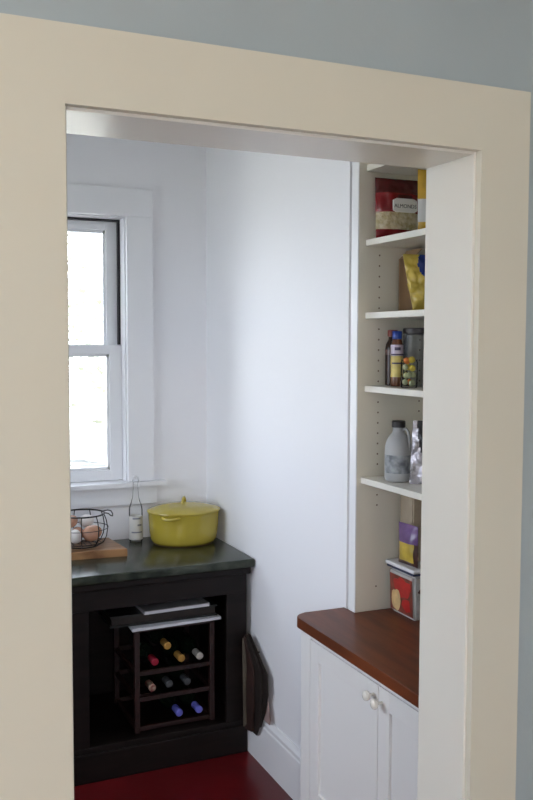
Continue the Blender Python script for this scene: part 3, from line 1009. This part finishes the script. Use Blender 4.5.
# fourth shelf: jug and foil bag
S = SHELF[4] + .0006
jx, jy = 1.545, 2.402
r = thing('plastic_jug', 'grey translucent plastic jug with dark cap and loop handle', 'jug', (jx, jy, S))
obj('body', lathe([(.036, 0), (.041, .003), (.0432, .010), (.0432, .100), (.042, .115), (.037, .132), (.028, .148), (.0205, .156), (.0185, .162), (.0185, .172)],
                  (jx, jy, S), 32), M['jug'], r, True)
obj('print', lathe([(.0435, .028), (.0435, .086)], (jx, jy, S), 32, cap=False), M['jug_print'], r, True)
obj('cap', lathe([(.018, .1725), (.0215, .173), (.0218, .192), (.020, .194)], (jx, jy, S), 24), M['black_cap'], r, True)
hd = Vector((.43, -.90, 0))
hp = [(.016, .166), (.028, .170), (.037, .160), (.041, .140), (.041, .115), (.039, .100)]
obj('handle', tube([(jx + hd.x * a, jy + hd.y * a, S + z) for a, z in hp], .0048, 8), M['jug'], r, True)
bm, o, u, v, n = pouch((1.590, 2.300, S), (.8, -.6, 0), .05, .115, .200, .04,
                       lambda a, b: 1 if (b > .50 and a > .12 + .3 * (1 - b)) else 0, seed=12, crinkle=.018, nu=22, nv=24, neck=.85)
tag(obj('foil_bag', bm, [M['foil'], M['black_film']], smooth=True), 'crumpled silver bag with black panel beside the plastic jug', 'snack bag')

# on the worktop, under the fourth shelf
S = HB + .0006
kx0, kx1, ky0, ky1 = 1.578, 1.738, 2.352, 2.505
r = thing('storage_tub', 'square tub with white lid and red biscuit print on the worktop', 'tub', (1.66, 2.43, S))


def taper(x0, x1, y0, y1, z0, z1, k, bev):
    bm = bmesh.new()
    bx(bm, x0, x1, y0, y1, z0, z1)
    for v_ in bm.verts:
        if v_.co.z < (z0 + z1) / 2:
            v_.co.x += k if v_.co.x < (x0 + x1) / 2 else -k
            v_.co.y += k if v_.co.y < (y0 + y1) / 2 else -k
    bmesh.ops.bevel(bm, geom=[e for e in bm.edges], offset=bev, segments=3, affect='EDGES')
    return bm


obj('body', taper(kx0, kx1, ky0, ky1, S, S + .150, .006, .008), M['tub'], r, True)
obj('gasket', box(kx0 - .004, kx1 + .004, ky0 - .004, ky1 + .004, S + .1505, S + .158, .002), M['lid_navy'], r)
obj('lid', box(kx0 - .008, kx1 + .008, ky0 - .008, ky1 + .008, S + .1585, S + .172, .004), M['lid_white'], r)
# printed sleeve pieces on the two faces in view
def face_patch(face, a0, a1, z0, z1, mt, off):
    sl = .006
    bm = bmesh.new()
    vs2 = []
    for a, z in ((a0, z0), (a1, z0), (a1, z1), (a0, z1)):
        k = sl * (1 - z / .150)
        if face == 'x':
            vs2.append(bm.verts.new((kx0 + k - off, a, S + z)))
        else:
            vs2.append(bm.verts.new((a, ky0 + k - off, S + z)))
    bm.faces.new(vs2)
    ex = bmesh.ops.extrude_face_region(bm, geom=list(bm.faces))
    d = Vector((-.0008, 0, 0)) if face == 'x' else Vector((0, -.0008, 0))
    bmesh.ops.translate(bm, verts=[g for g in ex['geom'] if isinstance(g, bmesh.types.BMVert)], vec=d)
    obj('print_panel', bm, mt, r)




def blob(face, ca, cz, ra, rz, mt, off, wob=.0, seed=0):
    bm = bmesh.new()
    vs2 = []
    for k in range(18):
        t_ = 2 * math.pi * k / 18
        q_ = 1 + wob * noise.noise(Vector((math.cos(t_) * 1.7, math.sin(t_) * 1.7, seed)))
        a, z = ca + ra * q_ * math.cos(t_), cz + rz * q_ * math.sin(t_)
        k_ = .006 * (1 - z / .150)
        vs2.append(bm.verts.new((kx0 + k_ - off, a, S + z) if face == 'x' else (a, ky0 + k_ - off, S + z)))
    bm.faces.new(vs2)
    ex = bmesh.ops.extrude_face_region(bm, geom=list(bm.faces))
    d_ = Vector((-.0006, 0, 0)) if face == 'x' else Vector((0, -.0006, 0))
    bmesh.ops.translate(bm, verts=[g for g in ex['geom'] if isinstance(g, bmesh.types.BMVert)], vec=d_)
    obj('print_panel', bm, mt, r)


face_patch('x', ky0 + .010, ky1 - .010, .010, .132, M['print_brown'], .0003)
blob('x', (ky0 + ky1) / 2 - .008, .098, .052, .030, M['print_red'], .0014, .5, 3)
blob('x', ky1 - .048, .048, .030, .034, M['print_cream'], .0022, .3, 8)
blob('x', ky0 + .045, .040, .026, .020, M['print_red'], .0014, .6, 5)
face_patch('y', kx0 + .014, kx1 - .014, .015, .125, M['print_grey'], .0003)
blob('y', kx0 + .06, .095, .040, .022, M['brown_film'], .0014, .5, 2)
S2 = S + .1726
rr = thing('kraft_packet', 'plain tan paper packet standing behind the purple and yellow bag', 'paper packet', (1.69, 2.47, S2))
obj('packet', taper(1.624, 1.738, 2.432, 2.510, S2, S2 + .225, .0, .004), M['kraft'], rr, True)
obj('folded_top', box(1.640, 1.730, 2.440, 2.494, S2 + .2253, S2 + .236, .002), M['print_brown'], rr)
bm, o, u, v, n = pouch((1.596, 2.414, S2), (.08, -.99, 0), .0, .10, .135, .030,
                       lambda a, b: 0 if b > .56 else (1 if b > .10 and .1 < a < .9 else 2), seed=21, crinkle=.004)
tag(obj('purple_yellow_bag', bm, [M['purple_film'], M['yellow_film'], M['brown_film']], smooth=True), 'purple and yellow snack bag standing on the white-lidded tub', 'snack bag')

# ------------------------------------------------------------------ kitchen ceiling lamp (behind the camera)
r = thing('ceiling_lamp', 'round opal glass ceiling lamp in the kitchen', 'lamp', (-0.35, -1.25, CEIL - .20))
obj('canopy', lathe([(.06, .17), (.075, .175), (.075, .198), (.07, .1995)], (-.35, -1.25, CEIL - .20), 24), M['steel'], r, True)
obj('stem', lathe([(.012, .08), (.012, .169)], (-.35, -1.25, CEIL - .20), 12), M['steel'], r, True)
obj('lamp_shade', lathe([(.17, .045), (.175, .05), (.15, .075), (.06, .088), (.02, .09)], (-.35, -1.25, CEIL - .20), 32), M['shade'], r, True)
d = bpy.data.lights.new('kitchen_bulb', 'POINT')
d.energy = 45
d.color = (1.0, 0.80, 0.55)
d.shadow_soft_size = 0.11
lo_ = bpy.data.objects.new('kitchen_bulb', d)
lo_.location = (-.35, -1.25, CEIL - .29)
COL.objects.link(lo_)
